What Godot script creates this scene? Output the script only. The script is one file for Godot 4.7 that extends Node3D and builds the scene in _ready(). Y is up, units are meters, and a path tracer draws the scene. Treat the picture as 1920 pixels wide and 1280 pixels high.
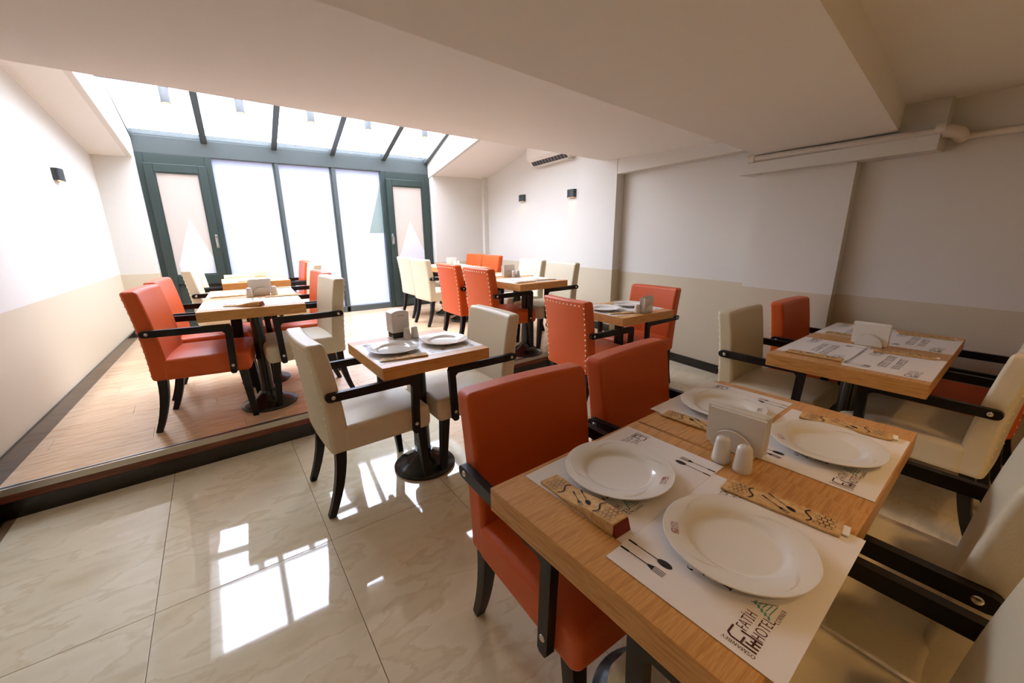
extends Node3D

var M := {}          # materials by name
var taken := {}      # names used at top level
var words := {}      # triangles of lettering, by text
var rng := RandomNumberGenerator.new()

# ------------------------------------------------------------------ naming
func numbered(called: String) -> String:
	if not taken.has(called):
		taken[called] = 0
		return called
	taken[called] += 1
	return "%s_%03d" % [called, taken[called]]

func thing(called: String, label: String, category: String, at := Vector3.ZERO, turn := 0.0, group := "") -> Node3D:
	var o := Node3D.new()
	o.name = numbered(called)
	add_child(o)
	o.position = at
	o.rotation.y = turn
	tag(o, label, category, group)
	return o

func tag(o: Node3D, label: String, category: String, group := "") -> void:
	o.set_meta("label", label)
	o.set_meta("category", category)
	if group:
		o.set_meta("group", group)

func setting(called: String, label := "", category := "") -> Node3D:
	var o := Node3D.new()
	o.name = numbered(called)
	add_child(o)
	o.set_meta("kind", "structure")
	if label:
		o.set_meta("label", label)
		o.set_meta("category", category)
	return o

func part(called: String, mesh: Mesh, m: Material, parent: Node3D, at := Vector3.ZERO, turn := Vector3.ZERO) -> MeshInstance3D:
	var o := MeshInstance3D.new()
	o.name = called
	o.mesh = mesh
	if m:
		o.material_override = m
	parent.add_child(o, true)
	o.position = at
	o.rotation = turn
	return o

func struct(called: String, mesh: Mesh, m: Material, label := "", category := "") -> MeshInstance3D:
	var o := part(numbered(called), mesh, m, self)
	o.set_meta("kind", "structure")
	if label:
		o.set_meta("label", label)
		o.set_meta("category", category)
	return o

func dup(source: Node3D, called: String, label: String, at: Vector3, turn: float, group := "") -> Node3D:
	var o: Node3D = source.duplicate()
	o.name = numbered(called)
	add_child(o)
	o.position = at
	o.rotation.y = turn
	o.set_meta("label", label)
	if group:
		o.set_meta("group", group)
	return o

# ------------------------------------------------------------------ mesh building
func begin() -> SurfaceTool:
	var st := SurfaceTool.new()
	st.begin(Mesh.PRIMITIVE_TRIANGLES)
	return st

func vert(st: SurfaceTool, p: Vector3, n: Vector3) -> void:
	st.set_normal(n)
	st.set_uv(Vector2(p.x, p.z))
	st.add_vertex(p)

func tri(st: SurfaceTool, a: Vector3, b: Vector3, c: Vector3, n: Vector3) -> void:
	vert(st, a, n)
	if (b - a).cross(c - a).dot(n) > 0.0:
		vert(st, c, n)
		vert(st, b, n)
	else:
		vert(st, b, n)
		vert(st, c, n)

func tri3(st: SurfaceTool, a: Vector3, b: Vector3, c: Vector3, na: Vector3, nb: Vector3, nc: Vector3) -> void:
	vert(st, a, na)
	if (b - a).cross(c - a).dot(na + nb + nc) > 0.0:
		vert(st, c, nc)
		vert(st, b, nb)
	else:
		vert(st, b, nb)
		vert(st, c, nc)

func quad(st: SurfaceTool, a: Vector3, b: Vector3, c: Vector3, d: Vector3, n := Vector3.ZERO) -> void:
	if n == Vector3.ZERO:
		n = (b - a).cross(c - a).normalized()
	tri(st, a, b, c, n)
	tri(st, a, c, d, n)

# corners in the order near-left, near-right, far-right, far-left, seen from above
func hexa(st: SurfaceTool, b: Array, t: Array) -> void:
	quad(st, t[0], t[1], t[2], t[3])
	quad(st, b[3], b[2], b[1], b[0])
	for i in 4:
		var j := (i + 1) % 4
		quad(st, b[i], b[j], t[j], t[i])

func hexa_mesh(b: Array, t: Array) -> ArrayMesh:
	var st := begin()
	hexa(st, b, t)
	return st.commit()

func block(st: SurfaceTool, lo: Vector3, hi: Vector3) -> void:
	var b := []
	var t := []
	for q in [[lo.x, hi.z], [hi.x, hi.z], [hi.x, lo.z], [lo.x, lo.z]]:
		b.append(Vector3(q[0], lo.y, q[1]))
		t.append(Vector3(q[0], hi.y, q[1]))
	hexa(st, b, t)

func block_mesh(lo: Vector3, hi: Vector3) -> ArrayMesh:
	var st := begin()
	block(st, lo, hi)
	return st.commit()

# a polygon in local x, y, pushed out along local z from z0 to z1
func extrude(st: SurfaceTool, poly: PackedVector2Array, z0: float, z1: float, xf := Transform3D()) -> void:
	var idx := Geometry2D.triangulate_polygon(poly)
	var nb := xf.basis
	for k in range(0, idx.size(), 3):
		for s in [[z0, -1.0], [z1, 1.0]]:
			var q := []
			for e in 3:
				var p: Vector2 = poly[idx[k + e]]
				q.append(xf * Vector3(p.x, p.y, s[0]))
			tri(st, q[0], q[1], q[2], (nb * Vector3(0, 0, s[1])).normalized())
	var flip := 1.0 if Geometry2D.is_polygon_clockwise(poly) else -1.0
	for i in poly.size():
		var p: Vector2 = poly[i]
		var r: Vector2 = poly[(i + 1) % poly.size()]
		var e := r - p
		var n := (nb * Vector3(-e.y * flip, e.x * flip, 0)).normalized()
		quad(st, xf * Vector3(p.x, p.y, z0), xf * Vector3(r.x, r.y, z0), xf * Vector3(r.x, r.y, z1), xf * Vector3(p.x, p.y, z1), n)

# box with rounded edges; bend() moves a point after the rounding
func rbox(st: SurfaceTool, c: Vector3, size: Vector3, r: float, seg := 3, div := 1, bend = null) -> void:
	var h := size / 2.0
	var ticks := []
	for ax in 3:
		var a: Array[float] = []
		var hh: float = h[ax]
		for k in seg:
			a.append(-hh + r * (1.0 - tan(PI / 4.0 * (1.0 - float(k) / seg))))
		for k in range(0, div + 1):
			a.append(lerpf(-hh + r, hh - r, float(k) / div))
		for k in range(seg - 1, -1, -1):
			a.append(hh - r * (1.0 - tan(PI / 4.0 * (1.0 - float(k) / seg))))
		ticks.append(a)
	var inner := h - Vector3(r, r, r)
	for ax in 3:
		var u := (ax + 1) % 3
		var v := (ax + 2) % 3
		for s in [-1.0, 1.0]:
			var pts := []
			var nrm := []
			var nu: int = ticks[u].size()
			var nv: int = ticks[v].size()
			for i in nu:
				for j in nv:
					var p := Vector3.ZERO
					p[ax] = h[ax] * s
					p[u] = ticks[u][i]
					p[v] = ticks[v][j]
					var q := p.clamp(-inner, inner)
					var n := (p - q).normalized()
					var w := c + q + n * r
					if bend != null:
						var t1 := n.cross(Vector3(0.31, 0.77, 0.55)).normalized()
						var t2 := n.cross(t1)
						var e := 0.0008
						var o: Vector3 = bend.call(w)
						var d1: Vector3 = bend.call(w + t1 * e) - o
						var d2: Vector3 = bend.call(w + t2 * e) - o
						w = o
						n = d1.cross(d2).normalized()
					pts.append(w)
					nrm.append(n)
			for i in nu - 1:
				for j in nv - 1:
					var k0 := i * nv + j
					var k1 := (i + 1) * nv + j
					tri3(st, pts[k0], pts[k1], pts[k1 + 1], nrm[k0], nrm[k1], nrm[k1 + 1])
					tri3(st, pts[k0], pts[k1 + 1], pts[k0 + 1], nrm[k0], nrm[k1 + 1], nrm[k0 + 1])

func rbox_mesh(c: Vector3, size: Vector3, r: float, seg := 2) -> ArrayMesh:
	var st := begin()
	rbox(st, c, size, r, seg)
	return st.commit()

# turn a profile of (radius, height) about the y axis; corners under 50 degrees are smooth
func lathe(st: SurfaceTool, prof: Array, seg := 32, xf := Transform3D()) -> void:
	var n := prof.size()
	var seg_n: Array[Vector2] = []
	for i in n - 1:
		var e: Vector2 = prof[i + 1] - prof[i]
		seg_n.append(Vector2(e.y, -e.x).normalized())
	for i in n - 1:
		var n0 := seg_n[i]
		var n1 := seg_n[i]
		if i > 0 and seg_n[i - 1].dot(n0) > 0.64:
			n0 = (seg_n[i - 1] + seg_n[i]).normalized()
		if i < n - 2 and seg_n[i + 1].dot(n1) > 0.64:
			n1 = (seg_n[i + 1] + seg_n[i]).normalized()
		for k in seg:
			var a0 := TAU * k / seg
			var a1 := TAU * (k + 1) / seg
			var d0 := Vector3(cos(a0), 0, sin(a0))
			var d1 := Vector3(cos(a1), 0, sin(a1))
			var p: Vector2 = prof[i]
			var q: Vector2 = prof[i + 1]
			var up := Vector3.UP
			var A := xf * (d0 * p.x + up * p.y)
			var B := xf * (d1 * p.x + up * p.y)
			var C := xf * (d1 * q.x + up * q.y)
			var D := xf * (d0 * q.x + up * q.y)
			var b := xf.basis
			var nA := b * (d0 * n0.x + up * n0.y)
			var nB := b * (d1 * n0.x + up * n0.y)
			var nC := b * (d1 * n1.x + up * n1.y)
			var nD := b * (d0 * n1.x + up * n1.y)
			if q.x > 1e-5:
				tri3(st, A, C, D, nA, nC, nD)
			if p.x > 1e-5:
				tri3(st, A, B, C, nA, nB, nC)

func lathe_mesh(prof: Array, seg := 32) -> ArrayMesh:
	var st := begin()
	lathe(st, prof, seg)
	return st.commit()

# square or round bar along points, half sizes interpolated
func sweep(st: SurfaceTool, pts: Array, radii: Array, sides := 4, side_ref := Vector3.RIGHT) -> void:
	var rings := []
	for i in pts.size():
		var t: Vector3 = (pts[mini(i + 1, pts.size() - 1)] - pts[maxi(i - 1, 0)]).normalized()
		var x := (side_ref - t * side_ref.dot(t)).normalized()
		var y := t.cross(x)
		var ring := []
		for k in sides:
			var a := TAU * (k + 0.5) / sides
			var rr: float = radii[i] * (sqrt(2.0) if sides == 4 else 1.0)
			var d := x * cos(a) + y * sin(a)
			ring.append([pts[i] + d * rr, d])
		rings.append(ring)
	for i in rings.size() - 1:
		for k in sides:
			var j := (k + 1) % sides
			var a = rings[i][k]
			var b = rings[i][j]
			var c = rings[i + 1][j]
			var d = rings[i + 1][k]
			if sides == 4:
				var n: Vector3 = (a[1] + b[1]).normalized()
				var n2: Vector3 = (c[1] + d[1]).normalized()
				tri3(st, a[0], b[0], c[0], n, n, n2)
				tri3(st, a[0], c[0], d[0], n, n2, n2)
			else:
				tri3(st, a[0], b[0], c[0], a[1], b[1], c[1])
				tri3(st, a[0], c[0], d[0], a[1], c[1], d[1])
	for e in [0, rings.size() - 1]:
		var t: Vector3 = (pts[1] - pts[0]).normalized() * -1.0 if e == 0 else (pts[e] - pts[e - 1]).normalized()
		for k in range(1, sides - 1):
			tri(st, rings[e][0][0], rings[e][k][0], rings[e][k + 1][0], t)

# flat print: strokes, fills and lettering on the plane y = lift(x, z)
func stroke(st: SurfaceTool, pts: Array, w: float, lift: Callable) -> void:
	for i in pts.size() - 1:
		var a: Vector2 = pts[i]
		var b: Vector2 = pts[i + 1]
		var n := (b - a).orthogonal().normalized() * w / 2.0
		var q := []
		for p in [a + n, b + n, b - n, a - n]:
			q.append(Vector3(p.x, lift.call(p), p.y))
		quad(st, q[0], q[1], q[2], q[3], Vector3.UP)

func fill(st: SurfaceTool, poly: PackedVector2Array, lift: Callable) -> void:
	var idx := Geometry2D.triangulate_polygon(poly)
	for k in range(0, idx.size(), 3):
		var q := []
		for e in 3:
			var p: Vector2 = poly[idx[k + e]]
			q.append(Vector3(p.x, lift.call(p), p.y))
		tri(st, q[0], q[1], q[2], Vector3.UP)

func letters(text: String, face: String) -> PackedVector3Array:
	var key := face + text
	if words.has(key):
		return words[key]
	var t := TextMesh.new()
	var f := SystemFont.new()
	f.font_names = PackedStringArray([face])
	t.font = f
	t.text = text
	t.font_size = 32
	t.pixel_size = 1.0 / 32.0
	t.depth = 0.02
	t.curve_step = 3.0
	t.horizontal_alignment = HORIZONTAL_ALIGNMENT_LEFT
	var a := t.get_mesh_arrays()
	var v: PackedVector3Array = a[Mesh.ARRAY_VERTEX]
	var idx = a[Mesh.ARRAY_INDEX]
	var out := PackedVector3Array()
	var order = idx if idx != null else range(v.size())
	for k in range(0, order.size(), 3):
		var p := v[order[k]]
		var q := v[order[k + 1]]
		var r := v[order[k + 2]]
		if p.z > 0.005 and q.z > 0.005 and r.z > 0.005:
			out.append_array([p, q, r])
	words[key] = out
	return out

# lettering of height h, its lower left corner at "at", reading along angle (0 = local +x), squeezed in width
func lettering(st: SurfaceTool, text: String, h: float, at: Vector2, angle: float, lift: Callable, squeeze := 1.0, face := "Droid Sans") -> void:
	var v := letters(text, face)
	if v.is_empty():
		return
	var lo := v[0]
	for p in v:
		lo = lo.min(p)
	var ex := Vector2(cos(angle), sin(angle))
	var ey := Vector2(sin(angle), -cos(angle))
	for k in range(0, v.size(), 3):
		var q := []
		for e in 3:
			var p := v[k + e] - lo
			var w: Vector2 = at + ex * p.x * h * squeeze / 0.72 + ey * p.y * h / 0.72
			q.append(Vector3(w.x, lift.call(w), w.y))
		tri(st, q[0], q[1], q[2], Vector3.UP)

# ------------------------------------------------------------------ materials
func noise_tex(freq: float, stops: Array, seed_no: int, octaves := 4, warp := 0.0, size := 512, normal := false) -> NoiseTexture2D:
	var f := FastNoiseLite.new()
	f.noise_type = FastNoiseLite.TYPE_SIMPLEX_SMOOTH
	f.frequency = freq
	f.seed = seed_no
	f.fractal_type = FastNoiseLite.FRACTAL_FBM
	f.fractal_octaves = octaves
	if warp > 0.0:
		f.domain_warp_enabled = true
		f.domain_warp_amplitude = warp
		f.domain_warp_frequency = freq * 0.8
		f.domain_warp_fractal_octaves = 3
	var t := NoiseTexture2D.new()
	t.width = size
	t.height = size
	t.seamless = true
	t.noise = f
	if normal:
		t.as_normal_map = true
		t.bump_strength = 4.0
	if stops:
		var g := Gradient.new()
		g.offsets = PackedFloat32Array(stops.map(func(s): return s[0]))
		g.colors = PackedColorArray(stops.map(func(s): return s[1]))
		t.color_ramp = g
	return t

func mat(color: Color, rough := 0.6, spec := 0.5, metal := 0.0) -> StandardMaterial3D:
	var m := StandardMaterial3D.new()
	m.albedo_color = color
	m.roughness = rough
	m.metallic_specular = spec
	m.metallic = metal
	return m

func tri_mat(tex: Texture2D, scale: Vector3, rough: float, spec := 0.5, offset := Vector3.ZERO) -> StandardMaterial3D:
	var m := mat(Color.WHITE, rough, spec)
	m.albedo_texture = tex
	m.uv1_triplanar = true
	m.uv1_triplanar_sharpness = 8.0
	m.uv1_scale = scale
	m.uv1_offset = offset
	return m

func c8(r: int, g: int, b: int) -> Color:
	return Color8(r, g, b)

func make_materials() -> void:
	M.plaster = mat(c8(223, 219, 209), 0.85, 0.3)
	M.ceiling = mat(c8(243, 239, 230), 0.9, 0.25)
	M.dado = mat(c8(207, 194, 168), 0.75, 0.35)
	M.lamp_grey = mat(c8(112, 114, 116), 0.45)
	M.black_gloss = mat(c8(22, 19, 18), 0.16, 0.55)
	M.aluminium = mat(c8(205, 200, 190), 0.35, 0.5, 0.85)
	M.rubber = mat(c8(30, 30, 28), 0.6)
	M.frame = mat(c8(42, 55, 50), 0.38, 0.5)          # dark green paint of the two doors
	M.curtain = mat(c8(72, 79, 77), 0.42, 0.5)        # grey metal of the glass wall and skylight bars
	M.steel = mat(c8(205, 203, 198), 0.25, 0.5, 1.0)
	M.brass = mat(c8(248, 226, 190), 0.3, 0.6, 0.35)
	M.wenge = mat(c8(17, 14, 13), 0.42, 0.4)
	M.iron = mat(c8(16, 18, 17), 0.22, 0.55)
	M.cupboard = mat(c8(236, 230, 222), 0.5)
	M.ceramic = mat(c8(238, 234, 224), 0.12, 0.5)
	M.ceramic.clearcoat_enabled = true
	M.ceramic.clearcoat = 0.4
	M.ceramic.clearcoat_roughness = 0.05
	M.plastic = mat(c8(232, 226, 214), 0.35)
	M.smoked = mat(c8(38, 32, 24), 0.15)
	M.paper = mat(c8(244, 239, 234), 0.40, 0.5)
	M.napkin = mat(c8(246, 241, 230), 0.95, 0.2)
	M.napkin.backlight_enabled = true
	M.napkin.backlight = Color(0.3, 0.29, 0.27)
	M.ink = mat(c8(28, 20, 22), 0.7)
	M.maroon = mat(c8(70, 20, 26), 0.7)
	M.plate_red = mat(c8(150, 60, 62), 0.3)
	M.teal = mat(c8(95, 160, 160), 0.7)
	M.grey_ink = mat(c8(92, 86, 84), 0.7)
	M.lining = mat(c8(120, 36, 22), 0.8)
	M.white_metal = mat(c8(226, 224, 222), 0.4)
	M.vent_dark = mat(c8(40, 40, 38), 0.6)
	M.sconce = mat(c8(44, 50, 48), 0.35, 0.5)
	M.pipe = mat(c8(222, 212, 196), 0.5)
	# leatherette with a fine grain
	var grain := noise_tex(0.09, [], 5, 3, 0.0, 256, true)
	for k in [["orange", c8(206, 86, 27)], ["cream", c8(222, 210, 180)]]:
		var m := mat(k[1], 0.42, 0.45)
		m.normal_enabled = true
		m.normal_texture = grain
		m.normal_scale = 0.18
		m.uv1_triplanar = true
		m.uv1_scale = Vector3(9, 9, 9)
		M[k[0]] = m
	# oak laminate of the table tops, grain along local x
	var oak := noise_tex(0.012, [[0.0, c8(176, 118, 58)], [0.38, c8(204, 148, 82)], [0.55, c8(214, 160, 94)], [0.75, c8(198, 140, 76)], [1.0, c8(222, 172, 108)]], 11, 5)
	M.oak = []
	for k in 3:
		M.oak.append(tri_mat(oak, Vector3(0.9, 14.0, 14.0), 0.34, 0.5, Vector3(k * 0.37, 0, k * 0.21)))
	# laminate boards of the raised floor
	M.oak_edge = tri_mat(oak, Vector3(14.0, 14.0, 0.9), 0.42, 0.45)
	M.board = []
	for k in 4:
		var t := noise_tex(0.010, [[0.0, c8(184 + k * 5, 146 + k * 4, 112 + k * 4)], [0.4, c8(210 + k * 4, 176 + k * 4, 140 + k * 3)], [0.65, c8(220 + k * 3, 188 + k * 3, 152 + k * 3)], [1.0, c8(232, 204, 170)]], 30 + k, 5)
		M.board.append(tri_mat(t, Vector3(0.8, 4.0, 9.0), 0.24, 0.68, Vector3(k * 0.3, 0, k * 0.6)))
	M.riser = tri_mat(noise_tex(0.01, [[0.0, c8(96, 48, 32)], [0.6, c8(128, 70, 46)], [1.0, c8(148, 88, 60)]], 41, 4), Vector3(0.8, 8, 8), 0.35)
	# polished porcelain tiles with drifting veins
	M.tile = []
	for k in 4:
		var t := noise_tex(0.006, [[0.0, c8(214, 201, 166)], [0.30, c8(230, 219, 187)], [0.44, c8(232, 222, 192)], [0.50, c8(222, 209, 175)], [0.55, c8(236, 227, 199)], [0.8, c8(230, 219, 189)], [1.0, c8(241, 233, 210)]], 60 + k, 5, 45.0, 768)
		var m := tri_mat(t, Vector3(0.36, 1.0, 0.85), 0.045, 0.72, Vector3(k * 0.27, 0, k * 0.41))
		M.tile.append(m)
	M.grout = mat(c8(120, 98, 72), 0.8)
	# paper sleeve
	M.kraft = tri_mat(noise_tex(0.03, [[0.0, c8(196, 152, 96)], [0.5, c8(214, 174, 118)], [1.0, c8(228, 192, 140)]], 77, 3, 0.0, 256), Vector3(6, 6, 6), 0.75, 0.3)
	# panes
	var clear := mat(Color(1, 1, 1, 0.06), 0.02, 0.5)
	clear.transparency = BaseMaterial3D.TRANSPARENCY_ALPHA
	M.clear = clear
	for k in [["frosted", c8(172, 173, 182), Color(0.74, 0.75, 0.80)], ["frosted_grey", c8(166, 158, 151), Color(0.74, 0.70, 0.66)], ["film", c8(226, 226, 230), Color(0.3, 0.3, 0.3)], ["film_green", c8(146, 162, 156), Color(0.3, 0.34, 0.33)]]:
		var m := mat(k[1], 0.3, 0.4)
		m.backlight_enabled = true
		m.backlight = k[2]
		M[k[0]] = m
	M.warm_glow = mat(c8(255, 236, 206), 0.5)
	M.warm_glow.emission_enabled = true
	M.warm_glow.emission = c8(255, 206, 150)
	M.warm_glow.emission_energy_multiplier = 3.0

# ------------------------------------------------------------------ the room's lines
func step_z(x: float) -> float:          # front edge of the raised floor
	return -2.815 - 0.0746 * (x + 1.15)
func slab_z(x: float) -> float:          # edge of the flat ceiling at the skylight
	return -3.085 - 0.110 * (x + 0.75)
func beam_far(x: float) -> float:
	return -1.302 - 0.1366 * (x - 0.273)
func beam_near(x: float) -> float:
	return -0.578 - 0.153 * (x - 1.387)
func slab_y(z: float) -> float:
	return 2.174 - 0.047 * (z + 3.6)
func wx(c: float, z: float) -> float:    # faces of the right wall, which is not quite square to the rest
	return c - 0.0667 * z
func slope_y(x: float, z: float) -> float:
	return lerpf(2.255 + 0.135 * (z + 6.6), 2.335 + 0.157 * (z + 6.6), (x + 1.15) / 5.1)
func glass_y(z: float) -> float:
	return 2.545 + 0.32 * (z + 6.83)

const HP := 0.165        # height of the raised floor
const XL := -1.15        # left wall
const ZG := -6.80        # glass wall
const ZB := 2.2          # wall behind the camera

# strip of the right wall between two z, with its face on line c
func right_strip(st: SurfaceTool, c: float, z0: float, z1: float, y0: float, y1: float, thick := 0.0) -> void:
	var out := 4.35
	var b := [Vector3(wx(c, z1), y0, z1), Vector3(out, y0, z1), Vector3(out, y0, z0), Vector3(wx(c, z0), y0, z0)]
	if thick > 0.0:
		b[1].x = wx(c, z1) + thick
		b[2].x = wx(c, z0) + thick
	hexa(st, b, b.map(func(p): return Vector3(p.x, y1, p.z)))

func right_mesh(c: float, z0: float, z1: float, y0: float, y1: float, thick := 0.0) -> ArrayMesh:
	var st := begin()
	right_strip(st, c, z0, z1, y0, y1, thick)
	return st.commit()

func _ready() -> void:
	rng.seed = 7
	# ---- camera
	var cam := Camera3D.new()
	cam.name = "camera"
	cam.fov = 80.886
	cam.near = 0.03
	cam.position = Vector3(0, 1.34, 0)
	cam.rotation = Vector3(-0.258647, -0.594643, -0.010091)
	add_child(cam)
	# ---- sky, exposure
	var sky := ProceduralSkyMaterial.new()
	sky.sky_top_color = c8(208, 217, 238)
	sky.sky_horizon_color = c8(238, 244, 255)
	sky.ground_horizon_color = c8(226, 224, 228)
	sky.ground_bottom_color = c8(214, 210, 208)
	sky.sky_energy_multiplier = 5.0
	sky.ground_energy_multiplier = 2.0
	var env := Environment.new()
	env.background_mode = Environment.BG_SKY
	env.sky = Sky.new()
	env.sky.sky_material = sky
	env.tonemap_mode = Environment.TONE_MAPPER_LINEAR
	env.tonemap_exposure = 0.465
	env.sdfgi_enabled = true
	env.ssao_enabled = true
	env.ssil_enabled = true
	var we := WorldEnvironment.new()
	we.name = "environment"
	we.environment = env
	add_child(we)
	make_materials()
	build_floors()
	build_walls()
	build_ceilings()
	build_glazing()
	build_fittings()
	build_tables()
	build_chairs()
	build_table_ware()

# ------------------------------------------------------------------ floors
func build_floors() -> void:
	var lower := setting("floor", "polished beige marble-look tile floor of the lower dining area", "floor")
	part("grout_bed", hexa_mesh([Vector3(-1.2, -0.12, ZB), Vector3(4.2, -0.12, ZB), Vector3(4.2, -0.12, step_z(4.2) - 0.1), Vector3(-1.2, -0.12, step_z(-1.2) - 0.1)],
		[Vector3(-1.2, -0.0025, ZB), Vector3(4.2, -0.0025, ZB), Vector3(4.2, -0.0025, step_z(4.2) - 0.1), Vector3(-1.2, -0.0025, step_z(-1.2) - 0.1)]), M.grout, lower)
	var tw := 0.615
	var tl := 1.235
	var tile := rbox_mesh(Vector3(0, -0.008, 0), Vector3(tw - 0.0022, 0.016, tl - 0.0022), 0.0009, 1)
	var a := 0.035
	for i in range(-3, 7):
		for j in range(-1, 4):
			var u := (i + 0.5) * tw
			var v := (j - 0.5) * tl
			var p := Vector3(0.172 + u * cos(a) + v * sin(a) , 0, -1.745 - u * sin(a) + v * cos(a))
			if p.x < -1.35 or p.x > 4.0 or p.z > ZB + 0.3:
				continue
			part("tile", tile, M.tile[rng.randi() % 4], lower, p, Vector3(0, a, 0))
	# raised floor of laminate boards
	var up := setting("floor", "raised wooden laminate floor under the skylight", "floor")
	var bed := [Vector3(-1.2, -0.1, step_z(-1.2) - 0.02), Vector3(4.3, -0.1, step_z(4.3) - 0.02), Vector3(4.3, -0.1, -7.4), Vector3(-1.2, -0.1, -7.4)]
	part("subfloor", hexa_mesh(bed, bed.map(func(p): return Vector3(p.x, HP - 0.0125, p.z))), M.rubber, up)
	var ang := atan(0.0746)
	var ex := Vector3(cos(ang), 0, -sin(ang))
	var ez := Vector3(-sin(ang), 0, -cos(ang))     # away from the step
	var w := 0.19
	var lengths := [1.28]
	var boards := {}
	for row in range(0, 22):
		var off := fmod(row * 0.47, 1.28)
		var u := -1.5 - off
		while u < 5.6:
			var L: float = lengths[0]
			var u0 := maxf(u, -0.06 + row * w * 0.0746)
			var u1 := minf(u + L, 5.05 + row * w * 0.0746 + row * 0.012)
			if u1 - u0 > 0.05:
				var key := "%.3f" % (u1 - u0)
				if not boards.has(key):
					boards[key] = rbox_mesh(Vector3(0, -0.006, 0), Vector3(u1 - u0 - 0.0012, 0.012, w - 0.0012), 0.0008, 1)
				var mid: Vector3 = Vector3(XL, HP, step_z(XL)) + ex * (u0 + u1) / 2.0 + ez * (0.012 + w * (row + 0.5))
				part("floor_board", boards[key], M.board[rng.randi() % 4], up, mid, Vector3(0, ang, 0))
			u += L
	# the step: nosing, wooden riser and black plinth
	var trim := setting("trim_1", "step edge with metal nosing, wooden riser and black plinth", "step")
	var x0 := XL
	var x1 := 3.80
	for k in [["plinth", M.black_gloss, 0.0, 0.090, 0.010], ["riser_board", M.riser, 0.090, 0.131, 0.006], ["metal_nosing", M.aluminium, 0.131, HP + 0.001, 0.012], ["rubber_strip", M.rubber, HP - 0.003, HP + 0.0022, -0.004]]:
		var f: float = k[4]
		var back := 0.03 if k[0] != "rubber_strip" else 0.016
		var q := [Vector3(x0, k[2], step_z(x0) + f), Vector3(x1, k[2], step_z(x1) + f), Vector3(x1, k[2], step_z(x1) - back), Vector3(x0, k[2], step_z(x0) - back)]
		part(k[0], hexa_mesh(q, q.map(func(p): return Vector3(p.x, k[3], p.z))), k[1], trim)

# ------------------------------------------------------------------ walls
func two_tone(called: String, label: String, lo: Vector3, hi: Vector3, split: float) -> void:
	var w := setting(called, label, "wall")
	part("upper_wall", block_mesh(Vector3(lo.x, split, lo.z), hi), M.plaster, w)
	part("painted_dado", block_mesh(lo, Vector3(hi.x, split, hi.z)), M.dado, w)

func build_walls() -> void:
	two_tone("wall_left", "long white left wall with a beige painted dado", Vector3(XL - 0.15, -0.1, -7.0), Vector3(XL, 3.75, ZB + 0.15), 0.938)
	two_tone("wall_back", "white wall behind the viewer with beige dado", Vector3(XL, -0.1, ZB), Vector3(4.3, 2.6, ZB + 0.15), 0.93)
	two_tone("wall_far_left", "narrow white wall beside the left glass door", Vector3(XL, 0.0, -6.95), Vector3(-0.80, 2.62, -6.60), 0.93)
	two_tone("wall_far_right", "white return wall beside the right glass door", Vector3(2.925, 0.0, -6.95), Vector3(4.3, 2.62, -6.64), 0.90)
	# right wall: main face, niche, pier and near part
	var w := setting("wall_right", "right wall with beige dado, niche and pier", "wall")
	var zs := [-6.8, -3.36, -1.76, -1.10, ZB]
	part("upper_wall", right_mesh(3.51, zs[0], zs[1], 0.928, 3.75), M.plaster, w)
	part("painted_dado", right_mesh(3.51, zs[0], zs[1], -0.1, 0.928), M.dado, w)
	part("niche_wall", right_mesh(3.64, zs[1], zs[2], 0.908, 2.01), M.plaster, w)
	part("niche_dado", right_mesh(3.64, zs[1], zs[2], -0.1, 0.908), M.dado, w)
	part("niche_lintel", right_mesh(3.515, zs[1], zs[2], 2.005, 3.75), M.plaster, w)
	part("pier_wall", right_mesh(3.49, zs[2], zs[3], 0.896, 2.2), M.plaster, w)
	part("pier_dado", right_mesh(3.49, zs[2], zs[3], -0.1, 0.896), M.dado, w)
	part("near_wall", right_mesh(3.57, zs[3], zs[4], 0.90, 2.6), M.plaster, w)
	part("near_dado", right_mesh(3.57, zs[3], zs[4], -0.1, 0.90), M.dado, w)
	# narrow upright casing in the far corner
	part("corner_casing", block_mesh(Vector3(3.86, HP, -6.66), Vector3(4.0, 2.45, -6.56)), M.plaster, w)
	# boxed-in lintel over the pier and the block above it
	part("lintel_box", right_mesh(3.395, -1.86, -0.70, 1.795, 1.878), M.plaster, w)
	part("upper_block", right_mesh(3.47, -1.80, -0.70, 1.872, 2.3), M.plaster, w)
	# skirtings
	var bl := setting("baseboard_left", "glossy black skirting along the left wall", "skirting")
	part("skirting_board", block_mesh(Vector3(XL, HP, -6.60), Vector3(XL + 0.018, HP + 0.10, step_z(XL) - 0.002)), M.black_gloss, bl)
	part("skirting_board", block_mesh(Vector3(XL, 0, step_z(XL) + 0.014), Vector3(XL + 0.018, 0.10, ZB)), M.black_gloss, bl)
	part("skirting_board", block_mesh(Vector3(XL + 0.018, HP, -6.60), Vector3(-0.80, HP + 0.10, -6.582)), M.black_gloss, bl)
	var br := setting("baseboard_right", "black skirting along the right wall", "skirting")
	part("skirting_board", right_mesh(3.494, -6.62, -3.36, HP, HP + 0.09, 0.016), M.black_gloss, br)
	part("skirting_board", right_mesh(3.624, -3.05, -1.76, 0.0, 0.086, 0.016), M.black_gloss, br)
	part("skirting_board", right_mesh(3.474, -1.76, -1.10, 0.0, 0.086, 0.016), M.black_gloss, br)
	part("skirting_board", right_mesh(3.554, -1.10, ZB, 0.0, 0.086, 0.016), M.black_gloss, br)
	part("skirting_board", block_mesh(Vector3(2.93, HP, -6.64), Vector3(3.86, HP + 0.09, -6.622)), M.black_gloss, br)

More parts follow.
